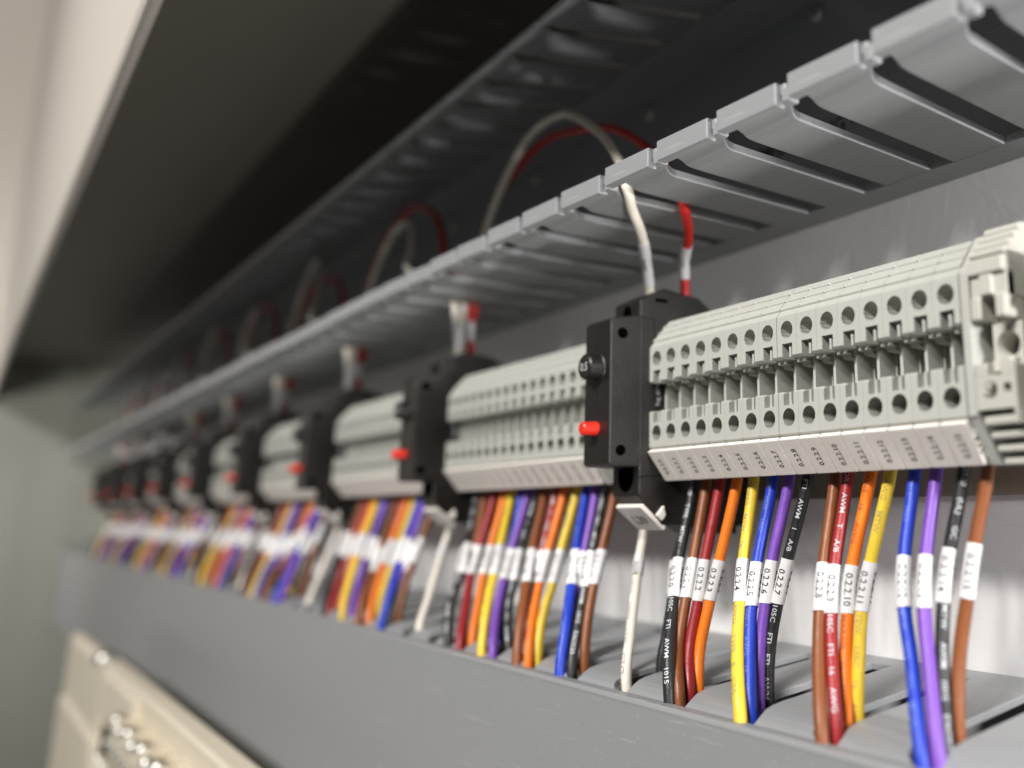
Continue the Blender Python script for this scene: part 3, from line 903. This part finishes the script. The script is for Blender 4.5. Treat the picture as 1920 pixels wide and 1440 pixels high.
# ------------------------------------------------------------------ end clamp at the right end of the nearest row
def clamp():
    x0, x1 = 0.0, 7.6
    b = MB()
    # top ridges
    pts = [(31, -2), (.3, -2), (.3, 4.7)]
    for i in range(4):
        y, z = 0.9 + 1.85*i, 5.3 + 1.75*i
        pts += [(y, z), (y - .9, z + .15), (y - 1.0, z + .5), (y - .3, z + 1.35), (y + .3, z + 1.5)]
    pts += [(8.4, 12.3), (31, 12.3)]
    b.prism(pts, x0+.3, x1)
    b.bbox(x0, x1+.1, -.6, 3, 2.0, 4.9, .3)                      # cross bar of the T
    b.bbox(2.3, 5.0, -.3, 3, -1.8, 2.2, .25)                    # stem
    b.bbox(0.0, 1.4, .8, 3, -3, 2.0, .15)
    b.bbox(5.9, x1, .8, 3, -3, 2.0, .15)
    for a, c in ((.1, 2.3), (5.2, x1-.1)): b.bbox(a, c, -.2, 9.5, -6.0, -1.8, .3)
    b.prism([(6, -2), (31, -2), (31, -8), (6, -8)], x0+.3, x1-.1)
    # recess with the big round boss
    b.box(x0+.1, x0+2.0, 8, 30, -15, -2)
    b.holeplate((5.3, 3.2, -10.4), (1, 0, 0), (0, 0, 1), -3.1, 3.1, -3.7, 3.6, 2.45, 9, capmi=1, n=32)
    b.box(2.2, 8.4, 3.25, 30, -6.75, -6.5); b.box(2.2, 8.4, 3.25, 20, -14.2, -14.1)
    b.box(2.2, 2.4, 3.25, 30, -14.1, -6.8); b.box(8.3, 8.45, 3.25, 30, -14.1, -6.8)
    b.prism([(2.4, -13.2), (4.8, -12.6), (5, -15), (2.2, -15)], 2.2, 5.3)
    # lower body
    b.bbox(x0, 2.6, 0, 4, -16, -13.6, .15)
    b.bbox(5.3, x1, 0, 4, -16, -12.9, .15)
    b.holeplate((2.8, 0, -18.2), (1, 0, 0), (0, 0, 1), -2.8, 2.3, -3.4, 2.4, 1.6, 8, n=28)
    b.holeplate((6.4, 0, -18.1), (1, 0, 0), (0, 0, 1), -1.3, 1.3, -3.5, 2.3, .78, 6, n=16, square=True)
    b.prism([(0.02, -15.8), (31, -15.8), (31, -21.6), (0.02, -21.6)], x0, x1+.1, skip=(3,))
    b.prism([(3.5, -21.6), (3.5, -24), (9, -30.5), (31, -29), (31, -21.6)], x0+.2, x1+3)
    for i in range(4):
        y, z = .6 + i*1.75, -23.6 - i*2.25
        b.bbox(x0+.6, x1+4.4 if i else x1+.1, y, y+4, z-.75, z+.85, .35)
    b.bbox(x1-.2, x1+.6, -.1, 9, -24.3, -14, .25)
    me = b.mesh('clamp_body', [M['block2'], M['cap']])
    return bevel(me, .12, 1, 45)
ecl = thing('end_clamp', (16*PT + 2.35, 0, 0), 'cream-grey end clamp with big round screw hole at the right end of the nearest row', 'end clamp')
ob('body', clamp(), ecl)
b = MB(); b.cyl((5.3, 10.5, -10.4), (0, -1, 0), 2.3, 2.3, 1.6, 20, b=.3); b.box(3.6, 7.0, 8.75, 8.95, -10.8, -10.0)
ob('screw', b.mesh('clamp_screw', M['cap']), ecl)
# the grey device that the frame cuts off at the right
b = MB()
b.bbox(0, 14, 3, 30, -12, 6, .5); b.bbox(.4, 2.0, 1.2, 30, -4, 5.2, .4); b.bbox(2.8, 4.1, .8, 8, 1.5, 6.4, .35)
b.bbox(1, 14, 1.5, 10, -9, -6, .5); b.bbox(2, 14, -1, 12, -24, -13, .5)
b.prism([(1, -13), (4, -9), (12, -9), (12, -24), (1, -24)], .6, 2.2)
for i in range(3): b.bbox(0.2, 14, 2+i*1.6, 8+i*1.6, -16.4-i*3, -14.4-i*3, .4)
o = ob('rail_stop', bevel(b.mesh('rail_stop', M['block2']), .15, 1, 45), None, (16*PT + 2.3 + 10.6, 0, 0))
tag(o, 'grey ribbed plastic rail stop cut off by the right edge, beside the end clamp', 'rail stop')

# ------------------------------------------------------------------ cream module rack below, lower left
plc = thing('module_rack', (-330, -60, -150), 'blurred cream connector rack with bright screw heads in the lower left corner', 'module rack')
def pp(name, mb, m): return ob(name, mb.mesh(name, m), plc, (330, 60, 150))
b = MB()
ZT = -116
b.bbox(-480, -60, -46, -38, ZT-4, ZT, 1.2)                      # long top lip
b.bbox(-480, -60, -43, -39, ZT-60, ZT-5, 1)                    # back
b.bbox(-670, -480, -46, -37.5, ZT-42, ZT-1, 3)                   # hood
b.bbox(-480, -366, -46, -38, ZT-30, ZT-5, 2)
b.bbox(-668, -478, -48, -38, ZT-120, ZT-40, 3)                 # end cheek
pp('housing', b, M['plc'])
b = MB(); b.box(-476, -372, -44, -43.2, ZT-64, ZT-31); pp('opening_shade', b, M['hole'])  # flat black plate, the gap's inner shade given as colour
for i in range(26):
    x = -372 + i*12.5
    b = MB(); b.bbox(x, x+11, -53, -42, ZT-52, ZT-18 + (2 if i % 3 else 5), 1.2); b.bbox(x+1, x+10, -59, -50, ZT-46, ZT-28, 1)
    c_ = pp('connector', b, M['plc'])
    b = MB(); b.cyl((x+5.5, -53, ZT-22), (0, -1, .35), 2.8, 2.4, 2.2, 14, b=.6); b.cyl((x+5.5, -59, ZT-36), (0, -1, .3), 2.6, 2.2, 1.8, 14, b=.6); b.dome((x+5.5, -51, ZT-18 + (2 if i % 3 else 5)), 3.2); b.dome((x+5.5, -56, ZT-28), 2.4)
    s_ = ob('screw', b.mesh('connector_screw', M['bolt']), c_)
    s_.location = Vector((0, 0, 0))
b = MB(); b.dome((-495, -44, ZT-1.5), 6.5); pp('knob', b, M['bolt'])
